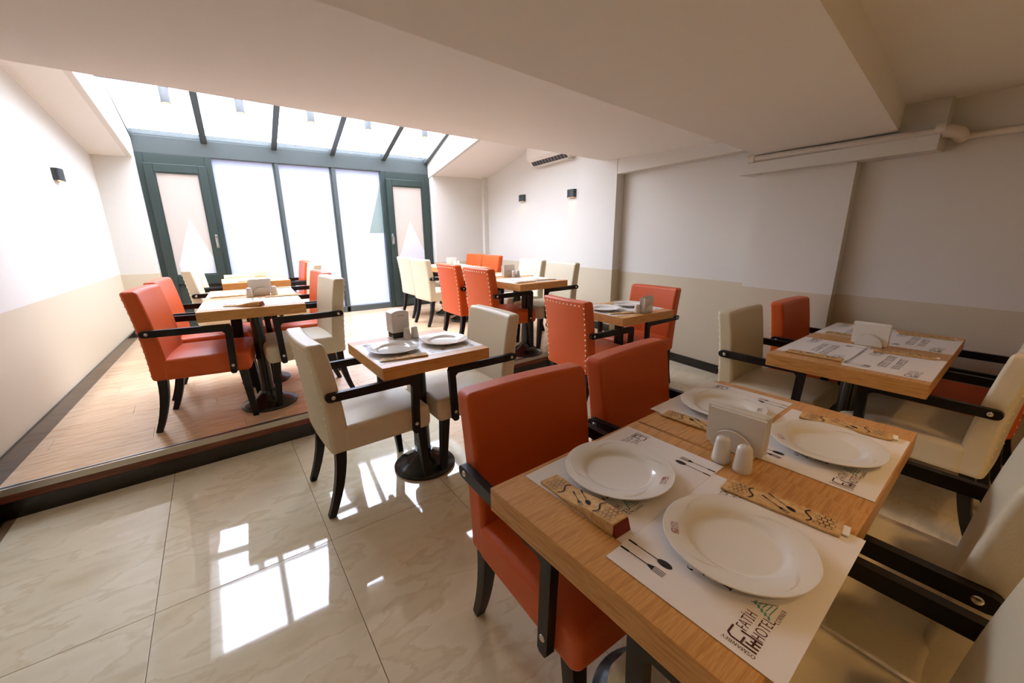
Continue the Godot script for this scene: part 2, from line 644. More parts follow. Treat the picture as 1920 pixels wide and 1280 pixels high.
# ------------------------------------------------------------------ ceilings
func build_ceilings() -> void:
	var xa := XL - 0.1
	var xb := 4.25
	# flat slab between the beam and the skylight, dropping a little towards the viewer
	var q := []
	for p in [[xa, beam_far(xa) + 0.3], [xb, beam_far(xb) + 0.3], [xb, slab_z(xb)], [xa, slab_z(xa)]]:
		q.append(Vector3(p[0], slab_y(p[1]), p[1]))
	struct("ceiling", hexa_mesh(q, q.map(func(p): return Vector3(p.x, 3.6, p.z))), M.ceiling, "flat white ceiling between the beam and the skylight", "ceiling")
	# dropped beam across the room
	q = [Vector3(xa, 1.935, beam_near(xa)), Vector3(xb, 1.935, beam_near(xb)), Vector3(xb, 1.935, beam_far(xb)), Vector3(xa, 1.935, beam_far(xa))]
	struct("ceiling", hexa_mesh(q, q.map(func(p): return Vector3(p.x, 2.5, p.z))), M.ceiling, "wide dropped ceiling beam crossing the room", "beam")
	# near ceiling over the viewer
	q = [Vector3(xa, 2.085, ZB + 0.1), Vector3(xb, 2.085, ZB + 0.1), Vector3(xb, 2.085, beam_near(xb) - 0.2), Vector3(xa, 2.085, beam_near(xa) - 0.2)]
	struct("ceiling", hexa_mesh(q, q.map(func(p): return Vector3(p.x, 2.5, p.z))), M.ceiling, "near white ceiling on the viewer's side of the beam", "ceiling")
	# sloping plaster around the skylight well: four slabs about the opening
	var hx0b := -0.80
	var hx1b := 2.915
	var hx0t := -0.775
	var hx1t := 2.86
	var zb := -6.70
	var zt := -3.95
	var slope := setting("ceiling", "sloping white plaster ceiling around the skylight well", "ceiling")
	var on := func(x: float, z: float, up: float) -> Vector3: return Vector3(x, slope_y(x, z) + up, z)
	for r in [[[xa, zt], [hx0t, zt], [hx0b, -6.9], [xa, -6.9]], [[hx1t, zt], [xb, zt], [xb, -6.9], [hx1b, -6.9]], [[xa, -2.9], [xb, -2.9], [xb, zt], [xa, zt]]]:
		var b: Array = r.map(func(p): return on.call(p[0], p[1], 0.0))
		part("plaster_slab", hexa_mesh(b, r.map(func(p): return on.call(p[0], p[1], 0.06))), M.ceiling, slope)
	# upright sides of the well up to the glass
	for s in [[hx0b, hx0t, -0.05], [hx1b, hx1t, 0.05]]:
		var b := [on.call(s[1], zt, 0.0), on.call(s[1] + s[2], zt, 0.0), on.call(s[0] + s[2], -6.88, 0.0), on.call(s[0], -6.88, 0.0)]
		var t: Array = b.map(func(p): return Vector3(p.x, glass_y(p.z) + 0.05, p.z))
		part("well_side", hexa_mesh(b, t), M.plaster, slope)
	part("well_head", block_mesh(Vector3(-0.9, 2.45, zt), Vector3(3.0, glass_y(zt) + 0.05, zt + 0.06)), M.plaster, slope)
	# roof above the plaster, so that daylight enters through the glass only
	part("roof_deck", block_mesh(Vector3(xa, 3.56, zt + 0.02), Vector3(xb, 3.64, -2.9)), M.ceiling, slope)

# ------------------------------------------------------------------ glass wall, doors, skylight
func build_glazing() -> void:
	var win := setting("window_1", "frosted glass wall in a grey metal frame", "window")
	var zf := ZG
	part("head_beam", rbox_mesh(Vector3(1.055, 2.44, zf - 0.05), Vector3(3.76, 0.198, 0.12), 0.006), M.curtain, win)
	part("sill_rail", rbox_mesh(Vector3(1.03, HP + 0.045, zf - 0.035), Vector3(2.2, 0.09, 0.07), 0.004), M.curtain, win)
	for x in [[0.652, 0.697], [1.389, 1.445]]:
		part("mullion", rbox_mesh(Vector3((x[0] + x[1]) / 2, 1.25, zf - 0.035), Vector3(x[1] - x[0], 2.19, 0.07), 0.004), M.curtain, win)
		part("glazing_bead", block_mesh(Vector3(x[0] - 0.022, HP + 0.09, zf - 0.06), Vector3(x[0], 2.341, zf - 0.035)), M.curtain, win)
	for x in [[-0.06, 0.652], [0.697, 1.389], [1.445, 2.105]]:
		part("pane", block_mesh(Vector3(x[0], HP + 0.09, zf - 0.062), Vector3(x[1], 2.345, zf - 0.056)), M.frosted, win)
	# a slanting strip of greenish film at the right edge of the third pane
	var film := begin()
	extrude(film, PackedVector2Array([Vector2(1.87, 1.40), Vector2(2.10, 1.40), Vector2(2.10, 2.14)]), zf - 0.055, zf - 0.0535)
	part("window_film", film.commit(), M.film_green, win)
	door("door_1", "left glass door with a dark green metal frame", -0.805, -0.06, -1, 0.0)
	door("door_2", "right glass door standing slightly ajar", 2.105, 2.925, 1, deg_to_rad(2.2))
	# skylight
	var top := setting("window_2", "sloping skylight of clear panes between metal rafters", "skylight")
	var z0 := -6.83
	var z1 := -3.93
	var bars := [-0.80, -0.10, 0.672, 1.42, 2.18, 2.885]
	for k in bars.size():
		var x: float = bars[k]
		var hw := 0.034 if k > 0 else 0.012
		var b := []
		for p in [[x - hw, z1], [x + hw, z1], [x + hw, z0], [x - hw, z0]]:
			b.append(Vector3(p[0], glass_y(p[1]) - 0.055, p[1]))
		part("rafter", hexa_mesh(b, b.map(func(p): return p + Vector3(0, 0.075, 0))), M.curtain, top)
		if k < bars.size() - 1:
			var g := []
			for p in [[x, z1], [bars[k + 1], z1], [bars[k + 1], z0], [x, z0]]:
				g.append(Vector3(p[0], glass_y(p[1]) + 0.004, p[1]))
			part("pane", hexa_mesh(g, g.map(func(p): return p + Vector3(0, 0.006, 0))), M.clear, top)
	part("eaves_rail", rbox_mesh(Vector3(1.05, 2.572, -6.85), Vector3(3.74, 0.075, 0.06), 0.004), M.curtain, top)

func door(called: String, label: String, x0: float, x1: float, side: int, ajar: float) -> void:
	var d := setting(called, label, "door")
	var z := ZG
	var y1 := 2.341
	var st := begin()
	var fw := 0.075
	rbox(st, Vector3(x0 + fw / 2, (HP + y1) / 2, z - 0.03), Vector3(fw, y1 - HP, 0.09), 0.004, 1)
	rbox(st, Vector3(x1 - fw / 2, (HP + y1) / 2, z - 0.03), Vector3(fw, y1 - HP, 0.09), 0.004, 1)
	rbox(st, Vector3((x0 + x1) / 2, y1 - 0.06, z - 0.03), Vector3(x1 - x0 - 2 * fw, 0.12, 0.09), 0.004, 1)
	rbox(st, Vector3((x0 + x1) / 2, HP + 0.02, z - 0.03), Vector3(x1 - x0 - 2 * fw, 0.04, 0.09), 0.004, 1)
	part("door_frame", st.commit(), M.frame, d)
	# the leaf, hung at one side
	var hinge_x := x0 + fw if side < 0 else x1 - fw
	var leaf := Node3D.new()
	leaf.name = "door_leaf"
	d.add_child(leaf)
	leaf.position = Vector3(hinge_x, 0, z + 0.018)
	leaf.rotation.y = ajar
	var w := x1 - x0 - 2 * fw + 0.020
	var lo := -0.010 if side < 0 else -w + 0.010
	var hi := lo + w
	var yb := HP + 0.034
	var yt := y1 - 0.112
	var gl := 0.875
	st = begin()
	var sw := 0.088
	rbox(st, Vector3(lo + sw / 2, (yb + yt) / 2, 0.012), Vector3(sw, yt - yb, 0.050), 0.006, 2)
	rbox(st, Vector3(hi - sw / 2, (yb + yt) / 2, 0.012), Vector3(sw, yt - yb, 0.050), 0.006, 2)
	rbox(st, Vector3((lo + hi) / 2, yt - 0.048, 0.012), Vector3(w - 2 * sw, 0.096, 0.050), 0.006, 2)
	rbox(st, Vector3((lo + hi) / 2, gl - 0.055, 0.012), Vector3(w - 2 * sw, 0.11, 0.050), 0.006, 2)
	rbox(st, Vector3((lo + hi) / 2, yb + 0.05, 0.012), Vector3(w - 2 * sw, 0.10, 0.050), 0.006, 2)
	part("leaf_frame", st.commit(), M.frame, leaf)
	var bead := begin()
	var gx0 := lo + sw
	var gx1 := hi - sw
	var gt := yt - 0.096
	for r in [[gx0, gx0 + 0.014, gl, gt], [gx1 - 0.014, gx1, gl, gt], [gx0 + 0.014, gx1 - 0.014, gt - 0.014, gt], [gx0 + 0.014, gx1 - 0.014, gl, gl + 0.014]]:
		block(bead, Vector3(r[0], r[2], 0.0), Vector3(r[1], r[3], 0.026))
	part("glazing_bead", bead.commit(), M.frame, leaf)
	part("pane", block_mesh(Vector3(gx0, gl, -0.004), Vector3(gx1, gt, 0.002)), M.frosted_grey, leaf)
	part("lower_panel", rbox_mesh(Vector3((lo + hi) / 2, (yb + gl) / 2, 0.0), Vector3(w - 2 * sw + 0.004, gl - yb - 0.2, 0.03), 0.006, 1), M.frame, leaf)
	# peaked white film on the lower half of the pane
	st = begin()
	var cx := (gx0 + gx1) / 2 + (0.03 if side < 0 else 0.02)
	extrude(st, PackedVector2Array([Vector2(gx0 + 0.05, gl + 0.016), Vector2(gx1 - 0.016, gl + 0.016), Vector2(gx1 - 0.016, gl + 0.22), Vector2(cx, gl + 0.72), Vector2(gx0 + 0.05, gl + 0.14)]), 0.0022, 0.0036)
	part("window_film", st.commit(), M.film, leaf)
	# handle on the lock side
	st = begin()
	var hx := hi - 0.03 if side < 0 else lo + 0.03
	rbox(st, Vector3(hx, 1.30, 0.042), Vector3(0.03, 0.17, 0.012), 0.005, 2)
	sweep(st, [Vector3(hx, 1.33, 0.046), Vector3(hx, 1.33, 0.086)], [0.009, 0.009], 10)
	sweep(st, [Vector3(hx, 1.335, 0.084), Vector3(hx, 1.24, 0.084)], [0.009, 0.008], 10)
	lathe(st, [Vector2(0.0, 0.008), Vector2(0.008, 0.006), Vector2(0.008, 0.0)], 12, Transform3D(Basis(Vector3.RIGHT, PI / 2), Vector3(hx, 1.255, 0.048)))
	part("handle", st.commit(), M.steel, leaf)

# ------------------------------------------------------------------ fittings
func spot(parent: Node3D, at: Vector3, energy: float, angle: float, size := 0.03) -> void:
	var l := SpotLight3D.new()
	l.name = "lamp_light"
	l.light_color = c8(255, 200, 128)
	l.light_energy = energy
	l.spot_angle = angle
	l.spot_angle_attenuation = 0.8
	l.spot_range = 12.0
	l.spot_attenuation = 2.0
	l.light_size = size
	l.shadow_enabled = true
	parent.add_child(l, true)
	l.position = at
	l.rotation.x = -PI / 2

func build_fittings() -> void:
	# track with five hanging cylinder lamps under the skylight
	var zt := -5.21
	var track := thing("lamp_track", "slim grey lamp track crossing the skylight well", "lamp track", Vector3(0, 0, zt))
	part("rail", rbox_mesh(Vector3(1.05, 2.705, 0), Vector3(3.62, 0.03, 0.036), 0.004), M.lamp_grey, track)
	var side := ["leftmost of the five grey cylinder spotlights under the skylight", "second from left of the five grey cylinder spotlights", "middle one of the five grey cylinder spotlights", "second from right of the five grey cylinder spotlights", "rightmost of the five grey cylinder spotlights under the skylight"]
	var xs := [-0.305, 0.272, 0.915, 1.522, 2.222]
	var body := lathe_mesh([Vector2(0.0, 0.135), Vector2(0.036, 0.135), Vector2(0.039, 0.131), Vector2(0.039, 0.0), Vector2(0.035, 0.0), Vector2(0.034, 0.012), Vector2(0.0, 0.012)], 24)
	var lens := lathe_mesh([Vector2(0.0, 0.0145), Vector2(0.033, 0.0145), Vector2(0.032, 0.003), Vector2(0.0, 0.002)], 20)
	for k in 5:
		var s := thing("spotlight", side[k], "spotlight", Vector3(xs[k], 2.552, zt), 0.0, "cylinder spotlights on the track")
		part("lamp_body", body, M.lamp_grey, s)
		part("lens", lens, M.warm_glow, s)
		part("stem", lathe_mesh([Vector2(0.012, 0.139), Vector2(0.012, 0.132), Vector2(0.0, 0.132)], 12), M.lamp_grey, s)
		spot(s, Vector3(0, -0.004, 0), 1.2, 32.0)
	# wall lamps
	var plan := [[Vector3(XL, 1.875, -5.18), PI / 2, "dark curved wall lamp on the left wall"], [Vector3(wx(3.51, -5.37), 1.90, -5.37), -PI / 2 - 0.0666, "dark curved wall lamp on the right wall, farther from the air conditioner's near end"], [Vector3(wx(3.51, -4.147), 1.864, -4.147), -PI / 2 - 0.0666, "dark curved wall lamp on the right wall, nearest the niche"]]
	for p in plan:
		var s := thing("wall_lamp", p[2], "wall lamp", p[0], p[1], "curved wall lamps")
		var st := begin()
		var arc := PackedVector2Array([Vector2(-0.075, 0.0)])
		for k in range(0, 13):
			var t := PI * k / 12.0
			arc.append(Vector2(-0.075 * cos(t), 0.018 + 0.034 * pow(sin(t), 0.55)))
		arc.append(Vector2(0.075, 0.0))
		extrude(st, arc, -0.048, 0.048, Transform3D(Basis(Vector3.RIGHT, Vector3.BACK, Vector3.DOWN), Vector3.ZERO))
		part("housing", st.commit(), M.sconce, s)
		for k in 3:
			var x := -0.042 + 0.042 * k
			part("lens", lathe_mesh([Vector2(0.0, 0.004), Vector2(0.011, 0.004), Vector2(0.009, -0.003), Vector2(0.0, -0.004)], 14), M.warm_glow, s, Vector3(x, -0.0495, 0.026))
			spot(s, Vector3(x, -0.056, 0.022), 0.06, 24.0, 0.008)
	# air conditioner high on the right wall
	var ac := thing("air_conditioner", "white split air conditioner high on the right wall", "air conditioner", Vector3(wx(3.51, -4.52), 2.29, -4.52), -PI / 2 - 0.0666)
	var st := begin()
	var L := 0.86
	extrude(st, PackedVector2Array([Vector2(0, 0.0), Vector2(0.10, 0.0), Vector2(0.20, 0.085), Vector2(0.205, 0.22), Vector2(0.185, 0.262), Vector2(0, 0.27)]), -L / 2, L / 2, Transform3D(Basis(Vector3.BACK, Vector3.UP, Vector3.LEFT), Vector3.ZERO))
	part("housing", st.commit(), M.plastic, ac)
	part("outlet", hexa_mesh([Vector3(-L / 2 + 0.04, -0.001, 0.112), Vector3(L / 2 - 0.04, -0.001, 0.112), Vector3(L / 2 - 0.04, 0.02, 0.10), Vector3(-L / 2 + 0.04, 0.02, 0.10)], [Vector3(-L / 2 + 0.04, 0.044, 0.1545), Vector3(L / 2 - 0.04, 0.044, 0.1545), Vector3(L / 2 - 0.04, 0.06, 0.13), Vector3(-L / 2 + 0.04, 0.06, 0.13)]), M.vent_dark, ac)
	part("flap", rbox_mesh(Vector3(0, -0.007, 0.055), Vector3(L - 0.08, 0.010, 0.10), 0.004, 1), M.plastic, ac)
	for k in 11:
		var x := -L / 2 + 0.09 + k * (L - 0.18) / 10.0
		part("vane", hexa_mesh([Vector3(x, 0.004, 0.117), Vector3(x + 0.004, 0.004, 0.117), Vector3(x + 0.004, 0.004, 0.105), Vector3(x, 0.004, 0.105)], [Vector3(x, 0.040, 0.153), Vector3(x + 0.004, 0.040, 0.153), Vector3(x + 0.004, 0.045, 0.13), Vector3(x, 0.045, 0.13)]), M.plastic, ac)
	# painted pipe over the pier, with an elbow and a thinner run along the near wall
	var pipe := thing("water_pipe", "painted pipe with elbow running under the beam on the right wall", "pipe", Vector3(wx(3.425, -1.25), 1.905, -1.25))
	var off := pipe.position
	st = begin()
	sweep(st, [Vector3(wx(3.425, -1.80), 1.908, -1.80) - off, Vector3(wx(3.425, -0.69), 1.895, -0.69) - off], [0.025, 0.025], 16, Vector3.UP)
	part("pipe_run", st.commit(), M.pipe, pipe)
	st = begin()
	var e0 := Vector3(wx(3.425, -0.69), 1.895, -0.69) - off
	var arm := []
	for k in 7:
		var t := PI / 2 * k / 6.0
		arm.append(e0 + Vector3(0.055 * (1.0 - cos(t)), -0.012 * t, 0.055 * sin(t)))
	arm.append(arm[-1] + Vector3(0.05, -0.01, 0.0))
	sweep(st, arm, [0.034, 0.034, 0.033, 0.033, 0.033, 0.034, 0.034, 0.034], 16, Vector3.UP)
	part("elbow", st.commit(), M.pipe, pipe)
	st = begin()
	for z in [-1.78, -0.705]:
		sweep(st, [Vector3(wx(3.425, z), 1.908, z - 0.022) - off, Vector3(wx(3.425, z), 1.908, z + 0.022) - off], [0.033, 0.033], 16, Vector3.UP)
	part("collar", st.commit(), M.pipe, pipe)
	st = begin()
	sweep(st, [Vector3(wx(3.545, -0.67), 1.868, -0.67) - off, Vector3(wx(3.545, 0.9), 1.85, 0.9) - off], [0.019, 0.019], 14, Vector3.UP)
	part("wall_run", st.commit(), M.pipe, pipe)
	# small recessed lamps in the near ceiling, behind the viewer; inferred from warm dots in the plates, with more added as warm fill light
	var spots := [Vector3(0.2, 2.085, 0.75), Vector3(1.25, 2.085, 0.55), Vector3(2.0, 2.085, 0.45), Vector3(0.2, 2.085, 1.75), Vector3(1.25, 2.085, 1.65), Vector3(2.0, 2.085, 1.55)]
	for p in spots:
		var s := thing("ceiling_light", "small round warm ceiling light overhead, outside the view", "ceiling light", p, 0.0, "recessed ceiling lights behind the viewer")
		part("trim_ring", lathe_mesh([Vector2(0.046, 0.0), Vector2(0.046, -0.006), Vector2(0.056, -0.006), Vector2(0.058, 0.0)], 28), M.white_metal, s)
		part("lens", lathe_mesh([Vector2(0.0, -0.001), Vector2(0.045, -0.001), Vector2(0.045, -0.003), Vector2(0.0, -0.004)], 24), M.warm_glow, s)
		spot(s, Vector3(0, -0.012, 0), 1.55, 52.0, 0.06)

# ------------------------------------------------------------------ tables
func build_tables() -> void:
	var top := rbox_mesh(Vector3(0, 0.719, 0), Vector3(0.588, 0.062, 0.588), 0.0016, 1)
	var base := lathe_mesh([Vector2(0.0, 0.0), Vector2(0.176, 0.0), Vector2(0.180, 0.006), Vector2(0.180, 0.014), Vector2(0.174, 0.020), Vector2(0.150, 0.030), Vector2(0.118, 0.048), Vector2(0.098, 0.058), Vector2(0.094, 0.066), Vector2(0.070, 0.078), Vector2(0.056, 0.100), Vector2(0.052, 0.108), Vector2(0.0, 0.108)], 44)
	var column := lathe_mesh([Vector2(0.0, 0.100), Vector2(0.041, 0.100), Vector2(0.039, 0.34), Vector2(0.043, 0.345), Vector2(0.043, 0.36), Vector2(0.039, 0.366), Vector2(0.038, 0.66), Vector2(0.048, 0.678), Vector2(0.0, 0.678)], 28)
	var flange := rbox_mesh(Vector3(0, 0.682, 0), Vector3(0.30, 0.012, 0.30), 0.003, 1)
	var first: Node3D
	var list := [
		["square oak table nearest the viewer, left half of the front pair", Vector3(0.739, 0, -0.457), 3.4, 0],
		["square oak table at front right, right half of the front pair", Vector3(1.318, 0, -0.495), 4.2, 0],
		["small square oak table between two cream chairs at the step", Vector3(0.771, 0, -2.098), 2.3, 0],
		["small square oak table between two orange chairs at the niche", Vector3(2.565, 0, -2.194), -1.1, 0],
		["oak table by the near right wall, nearer the viewer of its pair", Vector3(2.478, 0, -0.615), 3.5, 0],
		["oak table by the near right wall, the one touching the wall side", Vector3(3.052, 0, -0.650), 3.5, 0],
		["oak table at the front edge of the left platform row", Vector3(0.060, HP, -3.275), -1.5, 1],
		["second oak table of the left platform row", Vector3(0.076, HP, -3.865), -1.5, 1],
		["third oak table of the left platform row", Vector3(0.150, HP, -5.082), 1.3, 1],
		["oak table of the left platform row nearest the glass wall", Vector3(0.163, HP, -5.672), 1.3, 1],
		["oak table at the front edge of the right platform row", Vector3(2.350, HP, -3.229), 2.9, 1],
		["second oak table of the right platform row", Vector3(2.380, HP, -3.819), 2.9, 1],
		["third oak table of the right platform row", Vector3(2.600, HP, -5.105), 2.9, 1],
		["oak table of the right platform row nearest the right door", Vector3(2.630, HP, -5.695), 2.9, 1],
	]
	for k in list.size():
		var d = list[k]
		if k == 0:
			first = thing("dining_table", d[0], "table", d[1], deg_to_rad(d[2]), "square pedestal tables")
			part("tabletop", top, M.oak[0], first)
			for e in [-1.0, 1.0]:
				part("edge_band", block_mesh(Vector3(-0.0006, 0.6895, -0.2925), Vector3(0.0006, 0.7485, 0.2925)), M.oak_edge, first, Vector3(0.294 * e, 0, 0))
			part("mounting_plate", flange, M.iron, first)
			part("pedestal_column", column, M.iron, first)
			part("pedestal_base", base, M.iron, first)
		else:
			var o := dup(first, "dining_table", d[0], d[1], deg_to_rad(d[2]))
			(o.get_child(0) as MeshInstance3D).material_override = M.oak[k % 3]
	# the pedestal of the nearest table stands a little off its middle
	for c in first.get_children():
		if not c.name.begins_with("tabletop") and not c.name.begins_with("edge_band"):
			(c as Node3D).position += Vector3(0.072, 0, -0.02)

# ------------------------------------------------------------------ chairs
func bend_back(p: Vector3) -> Vector3:
	var t := clampf((p.y - 0.335) / 0.55, 0.0, 1.0)
	var lean := -0.010 * t - 0.046 * t * t
	var bow := -0.016 * (1.0 - pow(p.x / 0.235, 2.0)) * (0.4 + 0.6 * t)
	var wide := 1.0 + 0.03 * t
	var thin := lerpf(1.0, 0.86, t)
	return Vector3(p.x * wide, p.y, (p.z + 0.178) * thin - 0.178 + lean + bow)

func bend_seat(p: Vector3) -> Vector3:
	var crown := 0.014 * (1.0 - pow(clampf(p.x / 0.24, -1, 1), 2.0)) * (1.0 - pow(clampf((p.z - 0.06) / 0.24, -1, 1), 2.0))
	var top := smoothstep(0.40, 0.46, p.y)
	return Vector3(p.x, p.y + crown * top, p.z + 0.006 * sin(clampf((p.y - 0.335) / 0.13, 0, 1) * PI))

func make_chair(label: String, leather: Material) -> Node3D:
	var t := thing("dining_chair", label, "chair", Vector3.ZERO, 0.0, "upholstered armchairs")
	var st := begin()
	rbox(st, Vector3(0, 0.400, 0.058), Vector3(0.476, 0.130, 0.459), 0.026, 3, 4, bend_seat)
	part("seat", st.commit(), leather, t)
	st = begin()
	rbox(st, Vector3(0, 0.611, -0.178), Vector3(0.466, 0.548, 0.094), 0.020, 3, 7, bend_back)
	part("backrest", st.commit(), leather, t)
	st = begin()
	var dots := []
	for k in 13:
		var y := 0.372 + k * 0.039
		dots.append(Vector3(-0.214, y, 0))
		dots.append(Vector3(0.214, y, 0))
	for k in range(1, 11):
		dots.append(Vector3(-0.214 + k * 0.0389, 0.853, 0))
	for d in dots:
		var p := bend_back(Vector3(d.x, d.y, -0.2245))
		lathe(st, [Vector2(0.0, 0.0042), Vector2(0.005, 0.003), Vector2(0.0072, 0.0)], 7, Transform3D(Basis(Vector3.RIGHT, -PI / 2), p))
	var nails := part("nail_trim", st.commit(), M.brass, t)
	nails.set_meta("kind", "stuff")
	for s in [-1.0, 1.0]:
		st = begin()
		var f0 := Vector3(0.198 * s, 0.345, 0.238)
		var f1 := Vector3(0.192 * s, 0.0, 0.262)
		sweep(st, [f0, f0.lerp(f1, 0.5), f1], [0.0235, 0.020, 0.0155])
		part("leg", st.commit(), M.wenge, t)
		st = begin()
		var pts := []
		var rad := []
		for k in 7:
			var u := k / 6.0
			pts.append(Vector3(0.198 * s, 0.345 * (1.0 - u), -0.180 - 0.012 * u - 0.066 * u * u))
			rad.append(lerpf(0.0245, 0.0155, u))
		sweep(st, pts, rad)
		part("leg", st.commit(), M.wenge, t)
		# arm: a flat bar that turns down to the side of the seat
		st = begin()
		var arc := PackedVector2Array()
		for k in 7:
			var a := PI / 2 + PI * k / 6.0
			arc.append(Vector2(-0.207 + 0.020 * cos(a), 0.636 + 0.020 * sin(a)))
		arc.append_array([Vector2(0.172, 0.614), Vector2(0.186, 0.600), Vector2(0.177, 0.345), Vector2(0.184, 0.335), Vector2(0.206, 0.335), Vector2(0.213, 0.345), Vector2(0.226, 0.635), Vector2(0.214, 0.656)])
		extrude(st, arc, -0.0125, 0.0125, Transform3D(Basis(Vector3.BACK, Vector3.UP, Vector3.LEFT), Vector3(0.2515 * s, 0, 0)))
		var armrest := part("armrest", st.commit(), M.wenge, t)
		for b in [Vector3(0.2515 * s, 0.636, -0.192), Vector3(0.2515 * s, 0.388, 0.196)]:
			st = begin()
			lathe(st, [Vector2(0.0, 0.004), Vector2(0.006, 0.0035), Vector2(0.0095, 0.0015), Vector2(0.010, 0.0)], 14, Transform3D(Basis(Vector3.BACK, -PI / 2 * s), b + Vector3(0.0125 * s, 0, 0)))
			part("bolt", st.commit(), M.steel, armrest)
	return t

func build_chairs() -> void:
	var h := HP
	var list := [
		["o", "orange leather armchair at the front left corner of the platform", -0.275, -3.315, 83.4, h],
		["o", "orange leather armchair second from the step on the left wall side", -0.262, -3.935, 86.0, h],
		["c", "cream leather armchair third from the step on the left wall side", -0.163, -5.151, 88.8, h],
		["c", "cream leather armchair nearest the left door on the wall side", -0.150, -5.760, 89.0, h],
		["c", "cream leather armchair at the step facing the front left orange chair", 0.358, -3.352, -86.1, h],
		["o", "orange leather armchair half hidden behind the step-side cream chair of the left row", 0.385, -3.960, -87.0, h],
		["c", "cream leather armchair third from the step, right side of the left row", 0.526, -5.247, -89.7, h],
		["o", "orange leather armchair nearest the glass wall in the left row", 0.520, -5.880, -89.0, h],
		["c", "cream leather armchair left of the small table by the step", 0.450, -2.128, 93.7, 0.0],
		["c", "cream leather armchair right of the small table by the step", 1.086, -2.160, -88.6, 0.0],
		["o", "orange studded armchair left of the small table by the niche", 2.236, -2.221, 89.1, 0.0],
		["o", "orange armchair right of the small table, against the niche wall", 2.896, -2.278, -87.8, 0.0],
		["o", "orange studded armchair nearest the step in the right platform row", 2.120, -3.356, 91.3, h],
		["o", "second orange studded armchair from the step in the right platform row", 2.135, -4.030, 90.3, h],
		["c", "cream studded armchair behind the orange pair, third from the step", 2.256, -5.174, 94.1, h],
		["c", "cream studded armchair closest to the right glass door", 2.310, -5.870, 92.2, h],
		["c", "cream armchair by the right wall nearest the niche corner", 2.782, -3.427, -89.9, h],
		["c", "second cream armchair from the niche corner by the right wall", 2.854, -4.088, -90.9, h],
		["o", "orange armchair under the far wall lamp, nearer of two", 3.050, -5.360, -88.9, h],
		["o", "orange armchair in the far right corner by the return wall", 3.100, -5.960, -87.0, h],
		["o", "large orange-red armchair at left of the nearest table", 0.745, -0.789, -0.1, 0.0],
		["o", "orange-red armchair behind the front right table half", 1.325, -0.822, 6.0, 0.0],
		["c", "beige armchair in front of the pier at the near right table", 2.633, -1.028, 4.4, 0.0],
		["o", "orange armchair in front of the pier, next to the beige one", 3.229, -0.990, 2.1, 0.0],
		["c", "cream armchair at the right edge behind the near right table", 2.647, -0.337, 179.8, 0.0],
		["o", "orange armchair beside the near right wall, mostly hidden by a cream back", 3.245, -0.325, 181.0, 0.0],
		["c", "cream armchair at the lower right of the front table", 1.366, -0.212, 182.0, 0.0],
		["c", "cream armchair cut off by the bottom right corner of the view", 0.765, -0.145, 182.0, 0.0],
	]
	var first := {}
	for d in list:
		var at := Vector3(d[2], d[5], d[3])
		if not first.has(d[0]):
			var o := make_chair(d[1], M.orange if d[0] == "o" else M.cream)
			o.position = at
			o.rotation.y = deg_to_rad(d[4])
			first[d[0]] = o
		else:
			dup(first[d[0]], "dining_chair", d[1], at, deg_to_rad(d[4]))

# ------------------------------------------------------------------ what lies on the tables
func flat(y: float) -> Callable:
	return func(_p: Vector2) -> float: return y

func cutlery_print(st: SurfaceTool, at: Vector2, turn: float, lift: Callable, k := 1.0) -> void:
	var r := func(x: float, z: float) -> Vector2: return at + Vector2(x, z).rotated(turn) * k
	# spoon
	stroke(st, [r.call(0.013, -0.046), r.call(0.0125, -0.02), r.call(0.012, 0.018)], 0.0022 * k, lift)
	stroke(st, [r.call(0.0132, -0.047), r.call(0.0128, -0.028)], 0.0046 * k, lift)
	var bowl := PackedVector2Array()
	for i in 14:
		var a := TAU * i / 14.0
		bowl.append(r.call(0.012 + 0.0078 * sin(a), 0.032 - 0.015 * cos(a)))
	fill(st, bowl, lift)
	# fork
	stroke(st, [r.call(-0.013, -0.046), r.call(-0.0125, 0.016)], 0.0022 * k, lift)
	stroke(st, [r.call(-0.0132, -0.047), r.call(-0.0128, -0.028)], 0.0046 * k, lift)
	fill(st, PackedVector2Array([r.call(-0.0145, 0.012), r.call(-0.0105, 0.012), r.call(-0.0065, 0.024), r.call(-0.0185, 0.024)]), lift)
	for i in 4:
		var x := -0.0180 + i * 0.0037
		stroke(st, [r.call(x, 0.023), r.call(x + 0.0004, 0.046)], 0.0015 * k, lift)

